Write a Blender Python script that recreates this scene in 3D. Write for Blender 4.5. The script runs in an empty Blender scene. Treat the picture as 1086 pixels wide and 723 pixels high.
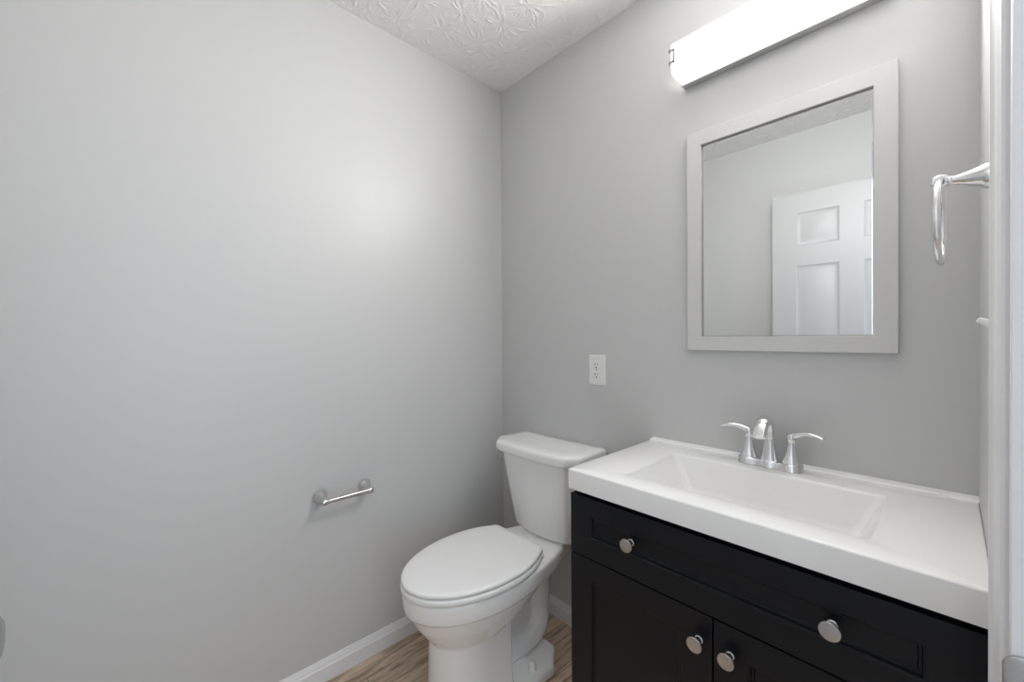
import bpy, bmesh, math, random
import numpy as np
from mathutils import Vector, Matrix
PI = math.pi
C = bpy.context.scene.collection
SC = bpy.context.scene

# ---------------------------------------------------------------- camera, light, exposure
CAM = Vector((1.5292, -1.355, 1.2215))
YAW, PITCH, ROLL, FPX = math.radians(47.081), math.radians(-0.4514), math.radians(-0.3969), 433.21
f0 = Vector((-math.sin(YAW), math.cos(YAW), 0)); r0 = Vector((math.cos(YAW), math.sin(YAW), 0)); up = Vector((0, 0, 1))
Fv = f0*math.cos(PITCH) + up*math.sin(PITCH); Uv = up*math.cos(PITCH) - f0*math.sin(PITCH)
Rv = r0*math.cos(ROLL) + Uv*math.sin(ROLL); U2 = Uv*math.cos(ROLL) - r0*math.sin(ROLL)
cd = bpy.data.cameras.new('camera'); cam = bpy.data.objects.new('camera', cd); C.objects.link(cam)
M = Matrix((Rv, U2, -Fv)).transposed().to_4x4(); M.translation = CAM
cam.matrix_world = M
cd.sensor_width = 36.0; cd.lens = FPX*36.0/1086.0; cd.clip_start = 0.01; cd.clip_end = 100
SC.camera = cam

WORLD_STRENGTH = 1.22
LAMP_FRONT = 70.0
LAMP_EDGE = 56.0
LAMP_SIDE = 0.9
LAMP_TOP = 0.35
SC.view_settings.view_transform = 'Standard'; SC.view_settings.look = 'None'
SC.view_settings.gamma = 1.0; SC.view_settings.use_curve_mapping = False
SC.view_settings.exposure = 0.88
w = bpy.data.worlds.new('daylight'); SC.world = w; w.use_nodes = True
bg = w.node_tree.nodes['Background']; bg.inputs[0].default_value = (0.76, 0.88, 1.0, 1); bg.inputs[1].default_value = WORLD_STRENGTH
SC.cycles.max_bounces = 16; SC.cycles.diffuse_bounces = 10; SC.cycles.glossy_bounces = 8
SC.cycles.sample_clamp_direct = 1.5
SC.cycles.caustics_reflective = False; SC.cycles.caustics_refractive = False

# ---------------------------------------------------------------- materials
def mat(name, col, rough=0.5, metal=0.0, spec=0.5, coat=0.0, emit=0.0):
    m = bpy.data.materials.new(name); m.use_nodes = True
    b = m.node_tree.nodes['Principled BSDF']
    b.inputs['Base Color'].default_value = (*col, 1); b.inputs['Roughness'].default_value = rough
    b.inputs['Metallic'].default_value = metal; b.inputs['Specular IOR Level'].default_value = spec
    b.inputs['Coat Weight'].default_value = coat
    if emit:
        b.inputs['Emission Color'].default_value = (1, 0.988, 0.97, 1); b.inputs['Emission Strength'].default_value = emit
    return m
def nodes(m): return m.node_tree.nodes, m.node_tree.links, m.node_tree.nodes['Principled BSDF']
def add_noise_bump(m, scale, strength, dist=0.001, detail=3):
    n, l, b = nodes(m)
    tc = n.new('ShaderNodeNewGeometry'); t = n.new('ShaderNodeTexNoise'); t.inputs['Scale'].default_value = scale; t.inputs['Detail'].default_value = detail
    bu = n.new('ShaderNodeBump'); bu.inputs['Strength'].default_value = strength; bu.inputs['Distance'].default_value = dist
    l.new(tc.outputs['Position'], t.inputs['Vector']); l.new(t.outputs['Fac'], bu.inputs['Height']); l.new(bu.outputs['Normal'], b.inputs['Normal'])
    return m
def add_tint(m, scale, c0, c1):
    n, l, b = nodes(m)
    g = n.new('ShaderNodeNewGeometry'); t = n.new('ShaderNodeTexNoise'); t.inputs['Scale'].default_value = scale
    mx = n.new('ShaderNodeMix'); mx.data_type = 'RGBA'; mx.inputs[6].default_value = (*c0, 1); mx.inputs[7].default_value = (*c1, 1)
    l.new(g.outputs['Position'], t.inputs['Vector']); l.new(t.outputs['Fac'], mx.inputs[0]); l.new(mx.outputs[2], b.inputs['Base Color'])
    return m

WALL = add_noise_bump(add_tint(mat('wall_paint', (.565, .565, .564), .41, spec=.40), 2.0, (.562, .562, .561), (.570, .570, .569)), 260, .10, .0006)
TRIM = add_noise_bump(mat('trim_paint', (.79, .79, .80), .38), 60, .05, .0004)
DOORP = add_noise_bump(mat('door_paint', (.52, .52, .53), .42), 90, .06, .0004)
PORC = add_noise_bump(mat('porcelain', (.87, .87, .86), .10, coat=.3), 8, .02, .0006)
SEATM = add_noise_bump(mat('seat_plastic', (.86, .86, .85), .20), 20, .02, .0004)
TOPM = add_noise_bump(mat('cultured_marble', (.86, .855, .845), .16, coat=.2), 12, .02, .0004)
BLACK = add_noise_bump(mat('black_lacquer', (.0042, .0052, .0082), .36, spec=.28), 140, .05, .0004)
CHROME = add_noise_bump(mat('chrome', (.82, .82, .83), .06, 1.0), 30, .003, .0002)
NICKEL = add_noise_bump(mat('brushed_nickel', (.64, .635, .63), .22, 1.0), 400, .08, .0003)
FRAME = add_noise_bump(mat('mirror_frame_paint', (.60, .597, .585), .45), 120, .05, .0004)
MIRROR = mat('mirror_silver', (.73, .745, .74), .0, 1.0)
PLAST = mat('white_plastic', (.78, .78, .77), .35)
KNOBM = add_noise_bump(mat('satin_nickel', (.50, .495, .49), .27, 1.0), 300, .08, .0003)
CLIP = add_noise_bump(mat('clip_metal', (.26, .26, .26), .3, 1.0), 300, .08, .0003)
DARK = mat('dark_slot', (.02, .02, .02), .6)
LENS = mat('lamp_diffuser', (.85, .85, .84), .3, emit=LAMP_FRONT)
LENS3 = mat('lamp_diffuser_curve', (.85, .85, .84), .3, emit=LAMP_EDGE)
LENS4 = mat('lamp_diffuser_top', (.85, .85, .84), .3, emit=LAMP_TOP)
LENS2 = mat('lamp_diffuser_edge', (.85, .85, .84), .3, emit=LAMP_SIDE)
BLACKGAP = mat('dark_interior', (.01, .01, .011), .8)

CEIL = add_noise_bump(mat('stomped_ceiling', (.78, .775, .76), .85, spec=.2), 85, .7, .003, 5)
def mm(op, a, bb=None, c=None):
    x = n.new('ShaderNodeMath'); x.operation = op
    for i, v in enumerate((a, bb, c)):
        if v is None: continue
        if isinstance(v, (int, float)): x.inputs[i].default_value = v
        else: l.new(v, x.inputs[i])
    return x.outputs[0]

# floor: vinyl planks running along Y
FLOOR = mat('plank_floor', (.3, .24, .2), .5, spec=.35)
n, l, b = nodes(FLOOR)
g = n.new('ShaderNodeNewGeometry')
sp = n.new('ShaderNodeSeparateXYZ'); l.new(g.outputs['Position'], sp.inputs[0])
cx = n.new('ShaderNodeCombineXYZ'); l.new(mm('ADD', sp.outputs[1], .75), cx.inputs[0]); l.new(mm('ADD', sp.outputs[0], .057), cx.inputs[1])
br = n.new('ShaderNodeTexBrick'); br.offset = .37; br.inputs['Scale'].default_value = 1.0
br.inputs['Brick Width'].default_value = 1.22; br.inputs['Row Height'].default_value = .152; br.inputs['Mortar Size'].default_value = .0012; br.inputs['Mortar Smooth'].default_value = .3
br.inputs['Color1'].default_value = (0, 0, 0, 1); br.inputs['Color2'].default_value = (1, 1, 1, 1); br.inputs['Mortar'].default_value = (.5, .5, .5, 1)
l.new(cx.outputs[0], br.inputs['Vector'])
gx = n.new('ShaderNodeCombineXYZ'); l.new(mm('MULTIPLY', sp.outputs[0], 38.0), gx.inputs[0]); l.new(mm('MULTIPLY', sp.outputs[1], 5.5), gx.inputs[1])
l.new(mm('MULTIPLY', br.outputs['Color'], 17.0), gx.inputs[2])
gn = n.new('ShaderNodeTexNoise'); gn.inputs['Scale'].default_value = 1.0; gn.inputs['Detail'].default_value = 6; gn.inputs['Distortion'].default_value = 1.1; l.new(gx.outputs[0], gn.inputs['Vector'])
cr = n.new('ShaderNodeValToRGB'); e = cr.color_ramp.elements
e[0].position = .30; e[0].color = (.29, .20, .135, 1); e[1].position = .72; e[1].color = (.82, .66, .51, 1)
e2 = cr.color_ramp.elements.new(.52); e2.color = (.62, .475, .35, 1)
l.new(gn.outputs['Fac'], cr.inputs[0])
mx = n.new('ShaderNodeMix'); mx.data_type = 'RGBA'; mx.blend_type = 'MULTIPLY'; mx.inputs[0].default_value = 1.0
tone = n.new('ShaderNodeMapRange'); tone.inputs[3].default_value = .82; tone.inputs[4].default_value = 1.15; l.new(br.outputs['Color'], tone.inputs[0])
l.new(cr.outputs[0], mx.inputs[6]); l.new(tone.outputs[0], mx.inputs[7])
mo = n.new('ShaderNodeMix'); mo.data_type = 'RGBA'; l.new(br.outputs['Fac'], mo.inputs[0]); l.new(mx.outputs[2], mo.inputs[6]); mo.inputs[7].default_value = (.20, .145, .105, 1)
l.new(mo.outputs[2], b.inputs['Base Color'])
bu = n.new('ShaderNodeBump'); bu.inputs['Strength'].default_value = .25; bu.inputs['Distance'].default_value = .001; l.new(gn.outputs['Fac'], bu.inputs['Height']); l.new(bu.outputs['Normal'], b.inputs['Normal'])

# ---------------------------------------------------------------- mesh helpers
def bm_(): return bmesh.new()
def box(bm, x0, x1, y0, y1, z0, z1, bev=0.0, seg=2, mi=0):
    t = bmesh.new(); bmesh.ops.create_cube(t, size=1)
    for v in t.verts: v.co = Vector(((x0+x1)/2 + v.co.x*(x1-x0), (y0+y1)/2 + v.co.y*(y1-y0), (z0+z1)/2 + v.co.z*(z1-z0)))
    if bev: bmesh.ops.bevel(t, geom=t.edges[:], offset=bev, segments=seg, affect='EDGES', profile=.5)
    for f in t.faces: f.material_index = mi
    merge(bm, t)
def merge(bm, t, M=None):
    if M is not None: bmesh.ops.transform(t, matrix=M, verts=t.verts[:])
    me = bpy.data.meshes.new('tmp'); t.to_mesh(me); t.free(); bm.from_mesh(me); bpy.data.meshes.remove(me)
def loft(bm, loops, cap0=True, cap1=True, mi=0):
    """loops: equal-length lists of 3-D points, joined ring to ring"""
    t = bmesh.new(); rows = [[t.verts.new(p) for p in L] for L in loops]; N = len(rows[0])
    for a, c in zip(rows, rows[1:]):
        for i in range(N):
            j = (i+1) % N
            t.faces.new((a[i], a[j], c[j], c[i]))
    if cap0: t.faces.new(rows[0][::-1])
    if cap1: t.faces.new(rows[-1])
    bmesh.ops.recalc_face_normals(t, faces=t.faces[:])
    for f in t.faces: f.material_index = mi
    merge(bm, t)
def lathe(bm, prof, origin, axis, seg=40, mi=0):
    """prof: (radius, height along axis)"""
    ax = Vector(axis).normalized(); a = ax.orthogonal().normalized(); c = ax.cross(a); o = Vector(origin)
    loops = []
    for r, hh in prof:
        r = max(r, 1e-5)
        loops.append([o + ax*hh + (a*math.cos(2*PI*i/seg) + c*math.sin(2*PI*i/seg))*r for i in range(seg)])
    loft(bm, loops, True, True, mi)
def catmull(pts, k=8):
    P = [Vector(p) for p in pts]; out = []
    for i in range(len(P)-1):
        p0 = P[max(i-1, 0)]; p1 = P[i]; p2 = P[i+1]; p3 = P[min(i+2, len(P)-1)]
        for s in range(k):
            t = s/k
            out.append(.5*((2*p1) + (p2-p0)*t + (2*p0-5*p1+4*p2-p3)*t*t + (3*p1-p0-3*p2+p3)*t**3))
    out.append(P[-1]); return out
def sweep(bm, pts, axes, side, seg=24, k=8, power=1.0):
    """pts smoothed; axes = (half width along side, half thickness) at each point"""
    Q = [Vector((*p, )) for p in pts]; path = catmull(Q, k); A = catmull([(a, bb, 0) for a, bb in axes], k)
    loops = []; side = Vector(side)
    for i, p in enumerate(path):
        tan = (path[min(i+1, len(path)-1)] - path[max(i-1, 0)]).normalized()
        s = (side - tan*side.dot(tan)).normalized(); nrm = tan.cross(s)
        L = []
        for q in range(seg):
            c0, s0 = math.cos(2*PI*q/seg), math.sin(2*PI*q/seg)
            c0 = math.copysign(abs(c0)**power, c0); s0 = math.copysign(abs(s0)**power, s0)
            L.append(p + s*(A[i].x*c0) + nrm*(A[i].y*s0))
        loops.append(L)
    # rounded ends
    def endcap(L, p, d, rr):
        return [[p + d*(rr*math.sin(u)) + (v-p)*math.cos(u) for v in L] for u in (.5, 1.0, 1.4)]
    t0 = (path[0]-path[1]).normalized(); t1 = (path[-1]-path[-2]).normalized()
    a = endcap(loops[0], path[0], t0, min(A[0].x, A[0].y)*.5); c = endcap(loops[-1], path[-1], t1, min(A[-1].x, A[-1].y)*.5)
    loft(bm, a[::-1] + loops + c)
def rrect(x0, x1, y0, y1, r, n=6):
    """rounded rectangle, counter-clockwise, 4*(n+1) points"""
    out = []
    for cx_, cy_, a0 in ((x1-r, y1-r, 0), (x0+r, y1-r, PI/2), (x0+r, y0+r, PI), (x1-r, y0+r, 1.5*PI)):
        for i in range(n+1):
            a = a0 + PI/2*i/n; out.append((cx_+r*math.cos(a), cy_+r*math.sin(a)))
    return out
def torus(bm, ctr, axis, R, r, seg=64, s2=16):
    ax = Vector(axis).normalized(); a = ax.orthogonal().normalized(); c = ax.cross(a); t = bmesh.new(); rows = []
    for i in range(seg):
        d = a*math.cos(2*PI*i/seg) + c*math.sin(2*PI*i/seg)
        rows.append([t.verts.new(Vector(ctr) + d*(R + r*math.cos(2*PI*j/s2)) + ax*(r*math.sin(2*PI*j/s2))) for j in range(s2)])
    for i in range(seg):
        for j in range(s2):
            t.faces.new((rows[i][j], rows[(i+1) % seg][j], rows[(i+1) % seg][(j+1) % s2], rows[i][(j+1) % s2]))
    bmesh.ops.recalc_face_normals(t, faces=t.faces[:]); merge(bm, t)
def prism(bm, poly, a0, a1, axis):
    """extrude polygon: axis 'x' -> poly (y,z); 'y' -> (x,z); 'z' -> (x,y)"""
    def P(p, t): return {'x': (t, p[0], p[1]), 'y': (p[0], t, p[1]), 'z': (p[0], p[1], t)}[axis]
    loft(bm, [[P(p, a0) for p in poly], [P(p, a1) for p in poly]])
def slab(bm, x0, x1, z0, z1, yf, yb, panels, steps, M=None):
    """board facing -y; each panel (x0,x1,z0,z1) is sunk by steps [(inset, depth)...]"""
    t = bmesh.new()
    xs = sorted({x0, x1, *[p[0] for p in panels], *[p[1] for p in panels]}); zs = sorted({z0, z1, *[p[2] for p in panels], *[p[3] for p in panels]})
    def q(a, b2, c, d2, y0=yf): t.faces.new([t.verts.new(v) for v in ((a, y0, c), (b2, y0, c), (b2, y0, d2), (a, y0, d2))])
    for i in range(len(xs)-1):
        for j in range(len(zs)-1):
            a, b2, c, d2 = xs[i], xs[i+1], zs[j], zs[j+1]
            hit = [p for p in panels if p[0] <= a+1e-6 and p[1] >= b2-1e-6 and p[2] <= c+1e-6 and p[3] >= d2-1e-6]
            if not hit: q(a, b2, c, d2)
    for p in panels:
        prev = None
        for ins, dep in [(0, 0)] + steps:
            L = [t.verts.new(v) for v in ((p[0]+ins, yf+dep, p[2]+ins), (p[1]-ins, yf+dep, p[2]+ins), (p[1]-ins, yf+dep, p[3]-ins), (p[0]+ins, yf+dep, p[3]-ins))]
            if prev:
                for i in range(4): t.faces.new((prev[i], prev[(i+1) % 4], L[(i+1) % 4], L[i]))
            prev = L
        t.faces.new(prev)
    bmesh.ops.remove_doubles(t, verts=t.verts[:], dist=1e-5)
    # sides and back
    def ring(y): return [t.verts.new(v) for v in ((x0, y, z0), (x1, y, z0), (x1, y, z1), (x0, y, z1))]
    A, B = ring(yf), ring(yb)
    for i in range(4): t.faces.new((A[i], B[i], B[(i+1) % 4], A[(i+1) % 4]))
    t.faces.new(B)
    bmesh.ops.remove_doubles(t, verts=t.verts[:], dist=1e-5)
    bmesh.ops.recalc_face_normals(t, faces=t.faces[:])
    merge(bm, t, M)

def wloc(o):
    v = Vector((0, 0, 0))
    while o: v = v + o.location; o = o.parent
    return v
def finish(o, angle=32):
    me = o.data
    for p in me.polygons: p.use_smooth = True
    me.set_sharp_from_angle(angle=math.radians(angle))
def obj(name, bm, m, parent=None, base=False, angle=32):
    """one mesh object, verts given in world space; origin at its centre (or base)"""
    bmesh.ops.recalc_face_normals(bm, faces=bm.faces[:])
    lo = Vector([min(v.co[i] for v in bm.verts) for i in range(3)]); hi = Vector([max(v.co[i] for v in bm.verts) for i in range(3)])
    c = (lo+hi)/2
    if base: c.z = lo.z
    for v in bm.verts: v.co -= c
    me = bpy.data.meshes.new(name); bm.to_mesh(me); bm.free()
    for x in (m if isinstance(m, (list, tuple)) else [m]): me.materials.append(x)
    o = bpy.data.objects.new(name, me); C.objects.link(o)
    if parent is not None: o.parent = parent; o.location = c - wloc(parent)
    else: o.location = c
    finish(o, angle)
    return o
def tag(o, label, cat, group=None):
    o['label'] = label; o['category'] = cat
    if group: o['group'] = group
    return o
def thing(name, label, cat, loc):
    o = bpy.data.objects.new(name, None); o.empty_display_size = .05; C.objects.link(o); o.location = loc
    return tag(o, label, cat)
def struct(name, bm, m, label, cat, angle=32):
    o = obj(name, bm, m, None, True, angle); o['kind'] = 'structure'; return tag(o, label, cat)

# ---------------------------------------------------------------- room
W, H, FY = 1.571, 2.44, -1.60
YO0, YO1, ZO = -.695, -1.475, 2.06        # door opening in the right wall
b = bm_(); box(b, -.12, 3.4, FY-.12, .12, -.05, 0); struct('floor', b, FLOOR, 'brown wood plank floor under the toilet', 'floor')
# stomp-brush plaster: every stamp leaves a fan of thin raised strokes
rng = random.Random(11); CELL = .0027
NX, NY = int(W/CELL)+2, int(-FY/CELL)+2
hgt = np.zeros((NX, NY))
gx_ = (np.arange(NX)*CELL); gy_ = (FY + np.arange(NY)*CELL)
stamps = []
for i in range(13):
    for j in range(13):
        stamps.append((-.05 + i*.135 + (j % 2)*.06 + rng.uniform(-.035, .035), FY - .05 + j*.135 + rng.uniform(-.035, .035)))
for sx, sy_ in stamps:
    th0 = rng.uniform(0, 6.28); nst = rng.randint(22, 34)
    for k in range(nst):
        th = th0 + 2*PI*k/nst + rng.uniform(-.16, .16); ra = rng.uniform(.006, .045); rb_ = ra + rng.uniform(.025, .06); bend = rng.uniform(-.30, .30)
        wd = rng.uniform(.0012, .0020); ht = rng.uniform(.0009, .0038)
        for q in range(26):
            t = q/25; rr = ra + (rb_-ra)*t; an = th + bend*t*t
            px, py = sx + rr*math.cos(an), sy_ + rr*math.sin(an)
            ci, cj = int(round(px/CELL)), int(round((py-FY)/CELL)); R_ = 3
            i0, i1, j0, j1 = max(ci-R_, 0), min(ci+R_+1, NX), max(cj-R_, 0), min(cj+R_+1, NY)
            if i0 >= i1 or j0 >= j1: continue
            d2 = (gx_[i0:i1, None]-px)**2 + (gy_[None, j0:j1]-py)**2
            v = ht*math.sin(PI*min(1, .15+t*.9))**.6*np.exp(-d2/(2*wd*wd)) if t < .94 else 0
            hgt[i0:i1, j0:j1] = np.maximum(hgt[i0:i1, j0:j1], v)
co = np.empty((NX, NY, 3)); co[:, :, 0] = np.minimum(gx_, W)[:, None]; co[:, :, 1] = np.minimum(gy_, 0)[None, :]; co[:, :, 2] = H - hgt
idx = np.arange(NX*NY).reshape(NX, NY)
quads = np.stack([idx[:-1, :-1], idx[:-1, 1:], idx[1:, 1:], idx[1:, :-1]], -1).reshape(-1, 4)
me = bpy.data.meshes.new('ceiling')
slabv = [(-.12, FY-.12, H+.004), (W+.115, FY-.12, H+.004), (W+.115, .12, H+.004), (-.12, .12, H+.004), (-.12, FY-.12, H+.05), (W+.115, FY-.12, H+.05), (W+.115, .12, H+.05), (-.12, .12, H+.05)]
nb_ = NX*NY
slabf = [(0, 3, 2, 1), (4, 5, 6, 7), (0, 1, 5, 4), (1, 2, 6, 5), (2, 3, 7, 6), (3, 0, 4, 7)]
me.from_pydata([tuple(c) for c in co.reshape(-1, 3)] + slabv, [], [tuple(f) for f in quads.tolist()] + [tuple(nb_+i for i in f) for f in slabf])
me.materials.append(CEIL)
ce = bpy.data.objects.new('ceiling', me); C.objects.link(ce); finish(ce, 60)
ce['kind'] = 'structure'; tag(ce, 'white stomp-textured ceiling', 'ceiling')
b = bm_(); box(b, -.12, 0, FY-.12, .12, 0, H); struct('wall_left', b, WALL, 'large plain grey wall at left with the paper holder', 'wall')
b = bm_(); box(b, 0, W+.115, 0, .12, 0, H); struct('wall_back', b, WALL, 'grey wall behind the toilet and vanity', 'wall')
b = bm_(); box(b, 0, W+.115, FY-.12, FY, 0, H); struct('wall_front', b, WALL, 'grey wall behind the open door, seen in the mirror', 'wall')
b = bm_(); box(b, W, W+.115, YO0, 0, 0, H); box(b, W, W+.115, FY, YO1, 0, H); box(b, W, W+.115, YO1, YO0, ZO, H)
b_ = bm_(); box(b_, W+.115, 3.4, FY-.12, FY, 0, H); struct('hall_light_blocker', b_, WALL, 'unseen grey hall wall added to shade the door jamb', 'wall')  # unseen wall beyond the doorway, added to block daylight from the jamb
struct('wall_right', b, WALL, 'grey side wall at right beside the vanity', 'wall')

def base_prof(t=.012, hh=.078):     # (out, z)
    return [(0, 0), (t, 0), (t, .052), (t-.0025, .0555), (t-.0035, .059), (t-.0035, .063), (t-.006, .068), (t-.0075, .074), (t-.0085, hh), (0, hh)]
b = bm_(); prism(b, [(p, z) for p, z in base_prof()], FY, 0, 'y'); struct('baseboard_left', b, TRIM, 'white baseboard along the left wall', 'baseboard')
b = bm_(); prism(b, [(-p, z) for p, z in base_prof()], .012, .805, 'x'); struct('baseboard_back', b, TRIM, 'white baseboard behind the toilet', 'baseboard')
b = bm_(); prism(b, [(FY+p, z) for p, z in base_prof()], .012, W, 'x'); struct('baseboard_front', b, TRIM, 'white baseboard behind the open door', 'baseboard')

# door casing (colonial profile) and jamb
cas = [(0, 0), (0, .0115), (.004, .0125), (.012, .0125), (.016, .0095), (.020, .0088), (.030, .0085), (.036, .0075), (.040, .0058), (.046, .0056), (.050, .0066), (.055, .0066), (.057, .004), (.057, 0)]
b = bm_()
prism(b, [(W-t, -.633-s) for s, t in cas], 0, ZO+.062, 'z')
prism(b, [(W-t, YO1-.057+s-.004) for s, t in cas], 0, ZO+.062, 'z')
prism(b, [(W-t, ZO+.062-s) for s, t in cas], YO1-.061, -.633, 'y')
struct('trim_1', b, TRIM, 'white moulded door casing at the right edge', 'door trim')
b = bm_()
box(b, W-.001, W+.116, YO0-.018, YO0, 0, ZO, .0015); box(b, W-.001, W+.116, YO1, YO1+.018, 0, ZO, .0015); box(b, W-.001, W+.116, YO1, YO0, ZO-.018, ZO, .0015)
box(b, W+.045, W+.08, YO0-.030, YO0-.018, 0, ZO-.018, .002)
jamb = struct('trim_2', b, TRIM, 'white door jamb with a metal strike plate', 'door trim')
b = bm_()
sp_pts = rrect(W-.0065, W+.034, .845, .902, .013, 8)
def spl(k, y): return [(W+.014+(x-W-.014)*(1-k/.020), y, .8735+(z-.8735)*(1-k/.0285)) for x, z in sp_pts]
loft(b, [spl(0, YO0-.0181), spl(0, YO0-.0202), spl(.0008, YO0-.0210), spl(.002, YO0-.0214)])
box(b, W+.010, W+.024, YO0-.0218, YO0-.0205, .860, .887, .0006, mi=1)
for z_ in (.8525, .8945): lathe(b, [(0, 0), (.0032, 0), (.0026, .0008), (0, .001)], (W+.017, YO0-.0213, z_), (0, -1, 0), 16)
obj('strike_plate', b, [KNOBM, DARK], jamb)['label'] = 'satin metal strike plate'

# open six-panel door against the front wall (seen in the mirror)
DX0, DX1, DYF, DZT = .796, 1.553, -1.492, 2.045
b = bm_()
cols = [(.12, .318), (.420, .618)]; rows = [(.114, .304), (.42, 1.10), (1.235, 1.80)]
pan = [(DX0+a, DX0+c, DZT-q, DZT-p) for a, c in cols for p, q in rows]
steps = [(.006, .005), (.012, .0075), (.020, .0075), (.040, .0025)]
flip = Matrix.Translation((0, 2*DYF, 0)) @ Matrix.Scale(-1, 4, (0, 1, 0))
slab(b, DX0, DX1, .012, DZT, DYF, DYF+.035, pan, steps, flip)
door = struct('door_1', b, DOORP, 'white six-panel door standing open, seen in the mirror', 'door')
b = bm_()
kx, kz = DX0+.060, .912
lathe(b, [(0, 0), (.032, 0), (.032, .003), (.029, .005), (.013, .007), (.0105, .012), (.0125, .016), (.0225, .021), (.0245, .026), (.0235, .031), (.018, .034), (0, .0348)], (kx, DYF+.0002, kz), (0, 1, 0), 40)
obj('door_knob', b, KNOBM, door)['label'] = 'satin nickel knob'

# ---------------------------------------------------------------- vanity
VX0, VX1, YF = .806, 1.568, -.462
van = thing('vanity_cabinet', 'black bathroom vanity cabinet with one drawer and two doors', 'cabinet', (1.187, -.24, 0))
b = bm_()
box(b, VX0, VX0+.016, YF+.019, -.004, .0, .806, .001); box(b, VX1-.016, VX1, YF+.019, -.004, .0, .806, .001)
box(b, VX0+.016, VX1-.016, -.012, -.004, .09, .80); box(b, VX0+.016, VX1-.016, YF+.02, -.012, .09, .106)
box(b, VX0+.016, VX1-.016, YF+.0195, YF+.036, .765, .8055); box(b, VX0+.016, VX1-.016, YF+.0195, YF+.036, .60, .655)
box(b, VX0+.016, VX1-.016, YF+.0195, YF+.036, .09, .125); box(b, 1.187-.02, 1.187+.02, YF+.0195, YF+.036, .125, .60)
box(b, VX0+.016, VX1-.016, YF+.075, YF+.09, 0, .09)
obj('body', b, BLACK, van)
psteps = [(.0015, .0015), (.0035, .0022), (.0055, .0065), (.0085, .0072), (.0105, .0098)]
def knob(x, z, parent):
    b = bm_()
    lathe(b, [(0, 0), (.0085, 0), (.0085, .0015), (.0062, .003), (.0055, .010), (.0065, .014), (.0115, .0175), (.0128, .0185), (.0128, .0205), (.0118, .0212),
              (.0148, .0225), (.0162, .0240), (.0164, .0258), (.0156, .0270), (.0120, .0274), (0, .0275)], (x, YF, z), (0, -1, 0), 40)
    return obj('knob', b, KNOBM, parent)
b = bm_(); slab(b, VX0, VX1, .6285, .789, YF, YF+.019, [(.8715, 1.5035, .684, .742)], psteps)
dr = obj('drawer', b, BLACK, van); knob(.994, .717, dr); knob(1.388, .7155, dr)
for x0, x1, kx in ((VX0, 1.1845, 1.1575), (1.1885, VX1, 1.2205)):
    b = bm_(); slab(b, x0, x1, .095, .6245, YF, YF+.019, [(x0+.065, x1-.065, .160, .568)], psteps)
    d = obj('door', b, BLACK, van); knob(kx, .566, d)

# one-piece top with a rectangular basin
top = thing('vanity_sink_top', 'white one-piece sink top with rectangular basin on black cabinet', 'sink', (1.189, -.24, .807))
TX0, TX1, TY0, TY1, Z0, Z1 = .809, 1.5709, -.478, -.001, .807, .861
b = bm_()
def RL(x0, x1, y0, y1, r, z): return [(x, y, z) for x, y in rrect(x0, x1, y0, y1, r, 8)]
o_ = [TX0, TX1, TY0, TY1]; bx = [.946, 1.431, -.403, -.126]
def ins(q, a, b2=None, c=None, d=None):
    b2 = a if b2 is None else b2; c = a if c is None else c; d = a if d is None else d
    return [q[0]+a, q[1]-b2, q[2]+c, q[3]-d]
L = [RL(*ins(bx, -.02), .03, Z0-.0), RL(*o_, .003, Z0), RL(*o_, .003, Z1-.004), RL(*ins(o_, .0012), .003, Z1-.0012), RL(*ins(o_, .004), .003, Z1)]
for a, z in ((-.004, Z1), (-.0015, Z1-.0008), (.0005, Z1-.003), (.0015, Z1-.007)): L.append(RL(*ins(bx, a), .014, z))
for t_, dz in ((.25, .03), (.5, .058), (.75, .084), (.92, .104)): L.append(RL(*ins(bx, .0015+.050*t_, .0015+.052*t_, .0015+.03*t_, .0015+.010*t_), .018, Z1-dz))
L.append(RL(*ins(bx, .060, .066, .042, .019), .026, Z1-.114)); L.append(RL(*ins(bx, .085, .09, .065, .04), .03, Z1-.1175))
L.append(RL(1.16, 1.22, -.30, -.24, .028, Z1-.1215))
# underside of the bowl, so the basin has thickness
under = [RL(*ins(bx, -.02), .03, Z0), RL(*ins(bx, .0), .03, Z0-.03), RL(*ins(bx, .035, .04, .02, .003), .04, Z1-.128), RL(1.16, 1.22, -.30, -.24, .028, Z1-.1295)]
loft(b, under[::-1] + L[1:], False, False)
prism(b, [(-.001, .858), (-.030, .8605), (-.028, .8622), (-.0245, .8645), (-.020, .8655), (-.006, .8658), (-.003, .8672), (-.001, .8672)], TX0, TX1, 'x')
obj('countertop', b, TOPM, top, angle=50)
b = bm_(); lathe(b, [(.0165, -.02), (.0165, 0), (.024, .0005), (.0255, .002), (.023, .0034), (.0175, .003), (.016, .001), (.0, .001)], (1.19, -.27, Z1-.1215), (0, 0, 1), 36)
obj('drain', b, CHROME, top)['label'] = 'chrome drain'

# ---------------------------------------------------------------- faucet
FXc, FYc, FZ = 1.187, -.066, .8613
fau = thing('faucet', 'chrome two-handle faucet at the back of the sink top', 'faucet', (FXc, FYc, FZ))
b = bm_()
def lobes(s, z):
    out = []
    for i in range(96):
        a = 2*PI*i/96; dx, dy = math.cos(a), math.sin(a); best = 0
        for cx_, r in ((-.051, .0285), (0, .0265), (.051, .0285)):
            q = cx_*dx; disc = q*q - (cx_*cx_ - r*r)
            if disc >= 0: best = max(best, q+math.sqrt(disc))
        # waist floor between the lobes
        hw = .0235/abs(dy) if abs(dy) > 1e-4 else 9
        if abs(hw*dx) < .051: best = max(best, hw)
        out.append((FXc+dx*best*s, FYc+dy*best*s, z))
    return out
def lob(sh, z):
    return [(FXc+(p[0]-FXc)*(1-sh/.079), FYc+(p[1]-FYc)*(1-sh/.0285), z) for p in lobes(1, 0)]
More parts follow.
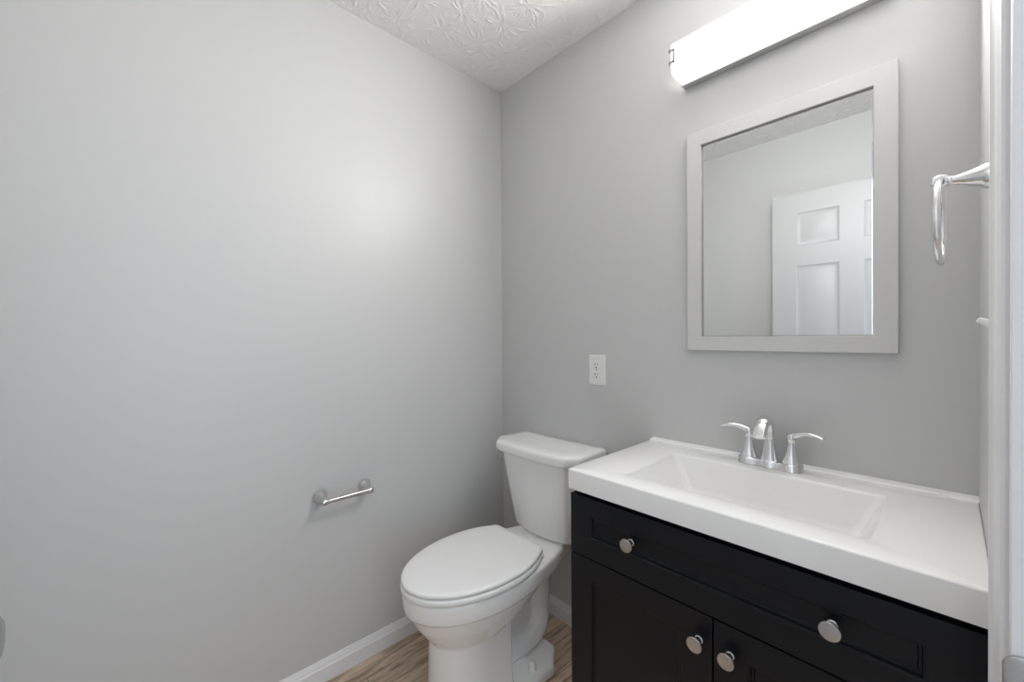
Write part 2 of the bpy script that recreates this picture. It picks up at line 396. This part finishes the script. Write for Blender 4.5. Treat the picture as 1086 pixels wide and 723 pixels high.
loft(b, [lob(0, FZ), lob(0, FZ+.003), lob(.001, FZ+.005), lob(.0015, FZ+.016), lob(.003, FZ+.0185), lob(.008, FZ+.020)])
obj('base', b, CHROME, fau)
for s in (-1, 1):
    b = bm_()
    hx = FXc+s*.051
    lathe(b, [(0, .019), (.0225, .019), (.0215, .024), (.0165, .036), (.0122, .052), (.0098, .066), (.0085, .074), (.0098, .0765), (.0105, .080), (.0105, .094), (.0085, .0975), (0, .0985)], (hx, FYc, FZ), (0, 0, 1), 40)
    sweep(b, [(hx-s*.004, FYc, FZ+.089), (hx+s*.012, FYc-.001, FZ+.0965), (hx+s*.03, FYc-.003, FZ+.102), (hx+s*.05, FYc-.006, FZ+.1025), (hx+s*.071, FYc-.009, FZ+.0975)],
          [(.0095, .0098), (.0078, .0078), (.0072, .0064), (.0078, .0056), (.0084, .0046)], (0, 1, 0), 20)
    obj('handle', b, CHROME, fau)
b = bm_()
sweep(b, [(FXc, FYc, FZ+.017), (FXc, FYc, FZ+.028), (FXc, FYc-.001, FZ+.055), (FXc, FYc-.002, FZ+.085), (FXc, FYc-.009, FZ+.115), (FXc, FYc-.027, FZ+.133), (FXc, FYc-.050, FZ+.1335), (FXc, FYc-.074, FZ+.120), (FXc, FYc-.092, FZ+.096)],
      [(.0215, .0215), (.0195, .0195), (.0145, .0145), (.0120, .0120), (.0125, .0115), (.0145, .0110), (.0160, .0108), (.0170, .0108), (.0175, .0105)], (1, 0, 0), 32, 10, .85)
obj('spout', b, CHROME, fau)

# ---------------------------------------------------------------- toilet
TCX = .397
toi = thing('toilet', 'white two-piece toilet with closed lid beside the black vanity', 'toilet', (TCX, -.40, 0))
def egg(yc, hw, fl, yb, bhw, z, rb=.02, nf=22, nb=18, pw=1.0, bp_=2.0, front=2.0):
    """closed egg outline: front half-ellipse, sides tapering to a straight back"""
    R = []
    for i in range(nf+1):
        a = PI/2*i/nf
        R.append((hw*math.sin(a)**(2/front), yc - fl*math.cos(a)**(2/front)))
    for i in range(1, nb+1):
        s = i/nb; R.append((bhw+(hw-bhw)*(1-s**bp_), yc+(yb-rb-yc)*s))
    for i in range(1, 7):
        a = PI/2*i/6; R.append((bhw-rb+rb*math.cos(a), yb-rb+rb*math.sin(a)))
    P = [(TCX+x, y, z) for x, y in R] + [(TCX-x, y, z) for x, y in R[::-1]][:-1]
    return P
b = bm_()
# rim, bowl and tank deck
loft(b, [egg(-.47, .172, .270, -.112, .100, .4255, .018), egg(-.47, .180, .278, -.103, .108, .421, .018), egg(-.47, .1815, .280, -.100, .110, .412, .018), egg(-.47, .1805, .279, -.101, .109, .385, .018),
         egg(-.47, .178, .275, -.105, .105, .3655, .018), egg(-.47, .172, .269, -.112, .098, .361, .02), egg(-.468, .170, .266, -.13, .085, .357, .03),
         egg(-.465, .166, .260, -.16, .08, .340, .03), egg(-.468, .155, .242, -.22, .08, .310, .03), egg(-.48, .136, .208, -.27, .075, .278, .03), egg(-.50, .118, .166, -.32, .07, .252, .03), egg(-.51, .106, .145, -.35, .07, .236, .03), egg(-.51, .09, .13, -.36, .06, .22, .03)])
# front column
loft(b, [egg(-.53, .121, .142, -.405, .119, 0, .012, bp_=1), egg(-.53, .121, .142, -.405, .119, .010, .012, bp_=1), egg(-.53, .114, .137, -.405, .112, .04, .012, bp_=1), egg(-.53, .109, .132, -.405, .108, .10, .012, bp_=1), egg(-.53, .107, .130, -.405, .106, .20, .012, bp_=1), egg(-.525, .107, .128, -.405, .106, .27, .012, bp_=1), egg(-.52, .09, .11, -.40, .09, .30, .012, bp_=1)])
# web and trapway
prism(b, [(-.44, .02), (-.17, .02), (-.165, .12), (-.15, .30), (-.125, .36), (-.125, .38), (-.44, .38)], TCX-.024, TCX+.024, 'x')
sweep(b, [(TCX, -.37, .275), (TCX, -.33, .30), (TCX, -.275, .318), (TCX, -.215, .318), (TCX, -.182, .27), (TCX, -.186, .20), (TCX, -.192, .125), (TCX, -.228, .080), (TCX, -.30, .068), (TCX, -.385, .066)],
      [(.045, .03), (.050, .032), (.058, .038), (.062, .044), (.066, .046), (.066, .044), (.066, .044), (.068, .046), (.067, .043), (.064, .042)], (1, 0, 0), 28)
# foot plate
foot = [(TCX-.155, -.42), (TCX+.155, -.42), (TCX+.155, -.250), (TCX+.088, -.170), (TCX-.088, -.170), (TCX-.155, -.250)]
def shr(k, z): return [(TCX+(x-TCX)*(1-k/.155), -.30+(y+.30)*(1-k/.125), z) for x, y in foot]
loft(b, [shr(0, 0), shr(0, .026), shr(.003, .032), shr(.008, .035)])
bm_raw = b
me = bpy.data.meshes.new('raw'); bmesh.ops.recalc_face_normals(bm_raw, faces=bm_raw.faces[:]); bm_raw.to_mesh(me); bm_raw.free()
tmp = bpy.data.objects.new('raw', me); C.objects.link(tmp)
md = tmp.modifiers.new('r', 'REMESH'); md.mode = 'VOXEL'; md.voxel_size = .0034
ms = tmp.modifiers.new('s', 'SMOOTH'); ms.factor = .5; ms.iterations = 4
bpy.context.view_layer.update()
ev = tmp.evaluated_get(bpy.context.evaluated_depsgraph_get()); me2 = bpy.data.meshes.new_from_object(ev)
bb = bm_(); bb.from_mesh(me2); bpy.data.objects.remove(tmp); bpy.data.meshes.remove(me)
obj('bowl', bb, PORC, toi, angle=180)
# seat ring and lid
def seatloop(k, z, hw=.187, fl=.283, yb=-.272, bhw=.140, rb=.02): return egg(-.472, hw-k, fl-k, yb-k*.5, bhw-k, z, rb, bp_=2.3)
b = bm_(); loft(b, [seatloop(.020, .4258), seatloop(.018, .4278), seatloop(.006, .4282), seatloop(.0012, .4295), seatloop(0, .433), seatloop(0, .4405), seatloop(.0015, .4445), seatloop(.005, .4465), seatloop(.02, .447)])
obj('seat', b, SEATM, toi, angle=60)
b = bm_(); loft(b, [seatloop(.022, .4473), seatloop(.019, .4497), seatloop(.008, .4502), seatloop(.0035, .4512), seatloop(.002, .4542), seatloop(.0025, .4590), seatloop(.0045, .4620), seatloop(.009, .4642), seatloop(.016, .4652), seatloop(.05, .4658), seatloop(.1, .466)])
lid = obj('lid', b, SEATM, toi, angle=60)
for s in (-1, 1):
    b = bm_(); lathe(b, [(0, -.016), (.011, -.016), (.012, -.013), (.012, .013), (.011, .016), (0, .016)], (TCX+s*.07, -.262, .442), (1, 0, 0), 24); box(b, TCX+s*.07-.013, TCX+s*.07+.013, -.264, -.245, .4262, .445, .003)
    obj('hinge', b, SEATM, toi)
# tank
def tankloop(hb, hs, ys, hc, yf, yb, z, bulge=.006):
    """right half from back centre: back half-width hb, side half-width hs at ys, chamfer to hc at yf"""
    pts = []
    raw = [(hb-.02, yb), (hb-.006, yb-.004), (hb, yb-.02), ((hb+hs)/2, (yb+ys)/2), (hs, ys+.022), (hs-.003, ys+.006), (hs-.012, ys-.008), (hc+.022, yf+.011), (hc+.008, yf+.004), (hc-.012, yf-.0005), (hc*.6, yf-bulge*.6), (hc*.25, yf-bulge)]
    sm = catmull([(x, y, 0) for x, y in raw], 4)
    R = [(v.x, v.y) for v in sm]
    return [(TCX+x, y, z) for x, y in R] + [(TCX-x, y, z) for x, y in R[::-1]]
b = bm_()
def tk(t, z, k=0):   # t 0 bottom .. 1 top
    l_ = lambda a, c: a+(c-a)*t
    return tankloop(l_(.160, .205)-k, l_(.165, .212)-k, l_(-.128, -.165)+k, l_(.115, .150)-k*.5, l_(-.168, -.213)+k, -.018-k, z, l_(.016, .008))
loft(b, [tk(0, .4265, .02), tk(0, .428, .010), tk(0.01, .434, .003), tk(.03, .442, 0), tk(.35, .54), tk(.7, .65), tk(1, .7475)])
obj('tank', b, PORC, toi, angle=60)
b = bm_()
def tl(k, z): return tankloop(.226-k, .230-k, -.185+k, .165-k*.6, -.236+k, -.006-k, z, .008)
loft(b, [tl(.010, .7478), tl(.004, .749), tl(.001, .753), tl(0, .760), tl(0, .776), tl(.0015, .783), tl(.005, .7875), tl(.011, .790), tl(.05, .7915)])
obj('tank_lid', b, PORC, toi, angle=60)
b = bm_()
lathe(b, [(0, 0), (.013, 0), (.013, .004), (.009, .007), (.007, .014), (0, .015)], (TCX-.195, -.158, .712), (-1, 0, 0), 28)
sweep(b, [(TCX-.205, -.156, .713), (TCX-.206, -.168, .713), (TCX-.206, -.182, .710), (TCX-.205, -.196, .705)], [(.006, .0045), (.0065, .004), (.0075, .004), (.008, .0035)], (0, 0, 1), 16)
obj('flush_lever', b, CHROME, toi)['label'] = 'chrome flush lever'
for s in (-1, 1):
    b = bm_(); lathe(b, [(0, 0), (.0145, 0), (.0145, .004), (.0135, .018), (.0115, .024), (.006, .028), (0, .0288)], (TCX+s*.112, -.318, .0345), (0, 0, 1), 28)
    obj('bolt_cap', b, PORC, toi)

# ---------------------------------------------------------------- mirror
mir = thing('wall_mirror', 'framed rectangular mirror on the wall above the sink', 'mirror', (1.19, 0, 1.177))
b = bm_()
OX0, OX1, OZ0, OZ1 = .9376, 1.4436, 1.177, 1.879; IX0, IX1, IZ0, IZ1 = .9835, 1.3985, 1.2205, 1.8335
def RR(x0, x1, z0, z1, y): return [(x0, y, z0), (x1, y, z0), (x1, y, z1), (x0, y, z1)]
loft(b, [RR(IX0, IX1, IZ0, IZ1, -.002), RR(OX0, OX1, OZ0, OZ1, -.002), RR(OX0, OX1, OZ0, OZ1, -.0165), RR(OX0+.0015, OX1-.0015, OZ0+.0015, OZ1-.0015, -.018),
         RR(IX0-.0015, IX1+.0015, IZ0-.0015, IZ1+.0015, -.018), RR(IX0, IX1, IZ0, IZ1, -.0165), RR(IX0, IX1, IZ0, IZ1, -.009), RR(IX0, IX1, IZ0, IZ1, -.002)], False, False)
obj('frame', b, FRAME, mir)
b = bm_()
bw = .004
loft(b, [RR(IX0+.0002, IX1-.0002, IZ0+.0002, IZ1-.0002, -.004), RR(IX0+.0002, IX1-.0002, IZ0+.0002, IZ1-.0002, -.0085), RR(IX0+bw, IX1-bw, IZ0+bw, IZ1-bw, -.0090)], True, True)
obj('mirror_glass', b, MIRROR, mir, angle=1)['label'] = 'silvered mirror glass'

# ---------------------------------------------------------------- vanity light
LX0, LX1 = .920, 1.458
lt = thing('vanity_light', 'long white bar light on the wall above the mirror', 'wall lamp', (1.189, 0, 2.04))
b = bm_()
prism(b, [(-.001, 2.040), (-.030, 2.040), (-.030, 2.052), (-.022, 2.054), (-.022, 2.150), (-.001, 2.150)], LX0+.006, LX1-.006, 'x')
obj('back_plate', b, NICKEL, lt)
fprof = [(-.0225, 2.0545), (-.050, 2.0550), (-.074, 2.0570), (-.080, 2.0590), (-.0840, 2.0650), (-.0855, 2.072), (-.0875, 2.089), (-.0882, 2.108), (-.0882, 2.126), (-.0872, 2.144), (-.084, 2.153), (-.076, 2.1565), (-.0225, 2.1575)]
b = bm_()
def fl(x, k=0): return [(x, y+(.0 if i in (0, len(fprof)-1) else k), z+(2.106-z)*k*8) for i, (y, z) in enumerate(fprof)]
loft(b, [fl(LX0+.0012, .003), fl(LX0, .0025), fl(LX0, .0008), fl(LX0+.0008, 0), fl(LX1-.0008, 0), fl(LX1, .0008), fl(LX1, .0025), fl(LX1-.0012, .003)])
dif = obj('diffuser', b, [LENS, LENS2, LENS3, LENS4], lt, angle=20)
for p in dif.data.polygons:
    p.material_index = 0 if p.normal.y < -.9 and p.center.z > -.014 else (2 if p.normal.y < -.5 and p.center.z < 0 else (3 if p.normal.z > .5 else 1))
dif['label'] = 'glowing white diffuser'
for s, xe in ((-1, LX0), (1, LX1)):
    b = bm_()
    zt, zb, yf_ = 2.132, 2.088, -.0905
    xi = xe - s*.014; xo = xe + s*.006
    def bar(x0, x1, y0, y1, z0, z1): box(b, min(x0, x1), max(x0, x1), min(y0, y1), max(y0, y1), z0, z1, .0008)
    t_ = .0070
    bar(xi, xi+s*t_, yf_-.0035, yf_, zb, zt)
    for z in (zb, zt-t_):
        bar(xi, xo, yf_-.0035, yf_, z, z+t_)
        bar(xo-s*.003, xo, yf_-.0035, -.018, z, z+t_)
        bar(xo, xe-s*.008, -.0215, -.018, z, z+t_)
    obj('end_clip', b, CLIP, lt)

# ---------------------------------------------------------------- outlet, switch
ou = thing('outlet', 'white double wall outlet between toilet and mirror', 'outlet', (.5705, 0, 1.033))
ox, oz = .5705, 1.091
b = bm_()
def pl(k, y): return [(x, y, z) for x, z in rrect(ox-.0385+k, ox+.0385-k, oz-.0595+k, oz+.0595-k, .003, 4)]
loft(b, [pl(0, -.0002), pl(0, -.003), pl(.0015, -.0052), pl(.005, -.0062), pl(.008, -.0064)])
obj('cover_plate', b, PLAST, ou)
for dz in (.0195, -.0195):
    b = bm_()
    c_ = rrect(ox-.0165, ox+.0165, oz+dz-.0165, oz+dz+.0165, .006, 5)
    loft(b, [[(x, -.0060, z) for x, z in c_], [(x, -.0072, z) for x, z in c_], [(ox+(x-ox)*.96, -.0076, oz+dz+(z-oz-dz)*.96) for x, z in c_]])
    box(b, ox-.0078, ox-.0050, -.0079, -.0070, oz+dz-.0005, oz+dz+.0080, mi=1); box(b, ox+.0050, ox+.0074, -.0079, -.0070, oz+dz+.0005, oz+dz+.0075, mi=1)
    lathe(b, [(0, 0), (.0028, 0), (.0028, .0009), (0, .0009)], (ox, -.0070, oz+dz-.0085), (0, -1, 0), 16, mi=1)
    obj('receptacle', b, [PLAST, DARK], ou)
b = bm_(); lathe(b, [(0, 0), (.003, 0), (.0028, .0008), (0, .001)], (ox, -.0063, oz), (0, -1, 0), 16); obj('screw', b, NICKEL, ou)

sy, sz = -.560, 1.231
sw = thing('light_switch', 'white toggle switch mostly hidden beside the door casing', 'light switch', (W, sy, sz-.058))
b = bm_()
def pq(k, x): return [(x, y, z) for y, z in rrect(sy-.035+k, sy+.035-k, sz-.058+k, sz+.058-k, .003, 4)]
loft(b, [pq(0, W-.0002), pq(0, W-.003), pq(.0015, W-.005), pq(.004, W-.0058)])
obj('cover_plate', b, PLAST, sw)
b = bm_()
sweep(b, [(W-.004, sy, sz+.001), (W-.010, sy, sz+.0045), (W-.0175, sy, sz+.009)], [(.0050, .0062), (.0046, .0050), (.0040, .0038)], (0, 1, 0), 16, 5, .6)
obj('toggle', b, PLAST, sw)

# ---------------------------------------------------------------- toilet paper holder
tp = thing('toilet_paper_holder', 'empty satin metal toilet paper holder on the left wall', 'toilet paper holder', (0, -.79, .66))
for y in (-.872, -.710):
    b = bm_()
    lathe(b, [(0, .0002), (.0245, .0002), (.0250, .003), (.0235, .007), (.0185, .016), (.0130, .027), (.0095, .036), (.0082, .043), (.0088, .047), (.0, .052)], (0, y, .662), (1, 0, -.08), 40)
    lathe(b, [(0, -.0140), (.0055, -.0130), (.0105, -.0082), (.0125, 0), (.0105, .0082), (.0055, .0130), (0, .0140)], (.0535, y, .657), (0, 1, 0), 32)
    obj('post', b, NICKEL, tp)
b = bm_()
lathe(b, [(0, -.076), (.0078, -.076), (.0082, -.074), (.0082, .010), (.0088, .0105), (.0088, .076), (0, .076)], (.0535, -.791, .657), (0, 1, 0), 32)
obj('roller_bar', b, NICKEL, tp)

# ---------------------------------------------------------------- towel ring
ty, tz = -.37, 1.4755
tr = thing('towel_ring', 'empty chrome towel ring on the right wall beside the mirror', 'towel ring', (W, ty, tz))
b = bm_()
lathe(b, [(0, .0002), (.0205, .0002), (.0208, .004), (.0190, .008), (.0150, .016), (.0110, .026), (.0082, .035), (.0070, .041), (.0078, .0425), (.0078, .0445), (.0062, .047), (.0, .048)], (W, ty, tz-.004), (-1, 0, .05), 40)
torus(b, (W-.0545, ty, tz), (0, 1, .0), .0082, .0036, 40, 16)
obj('post', b, CHROME, tr)
b = bm_(); torus(b, (W-.0550, ty, tz-.0672), (math.cos(.045), -math.sin(.045), 0), .0672, .0050, 96, 18)
obj('ring', b, CHROME, tr)
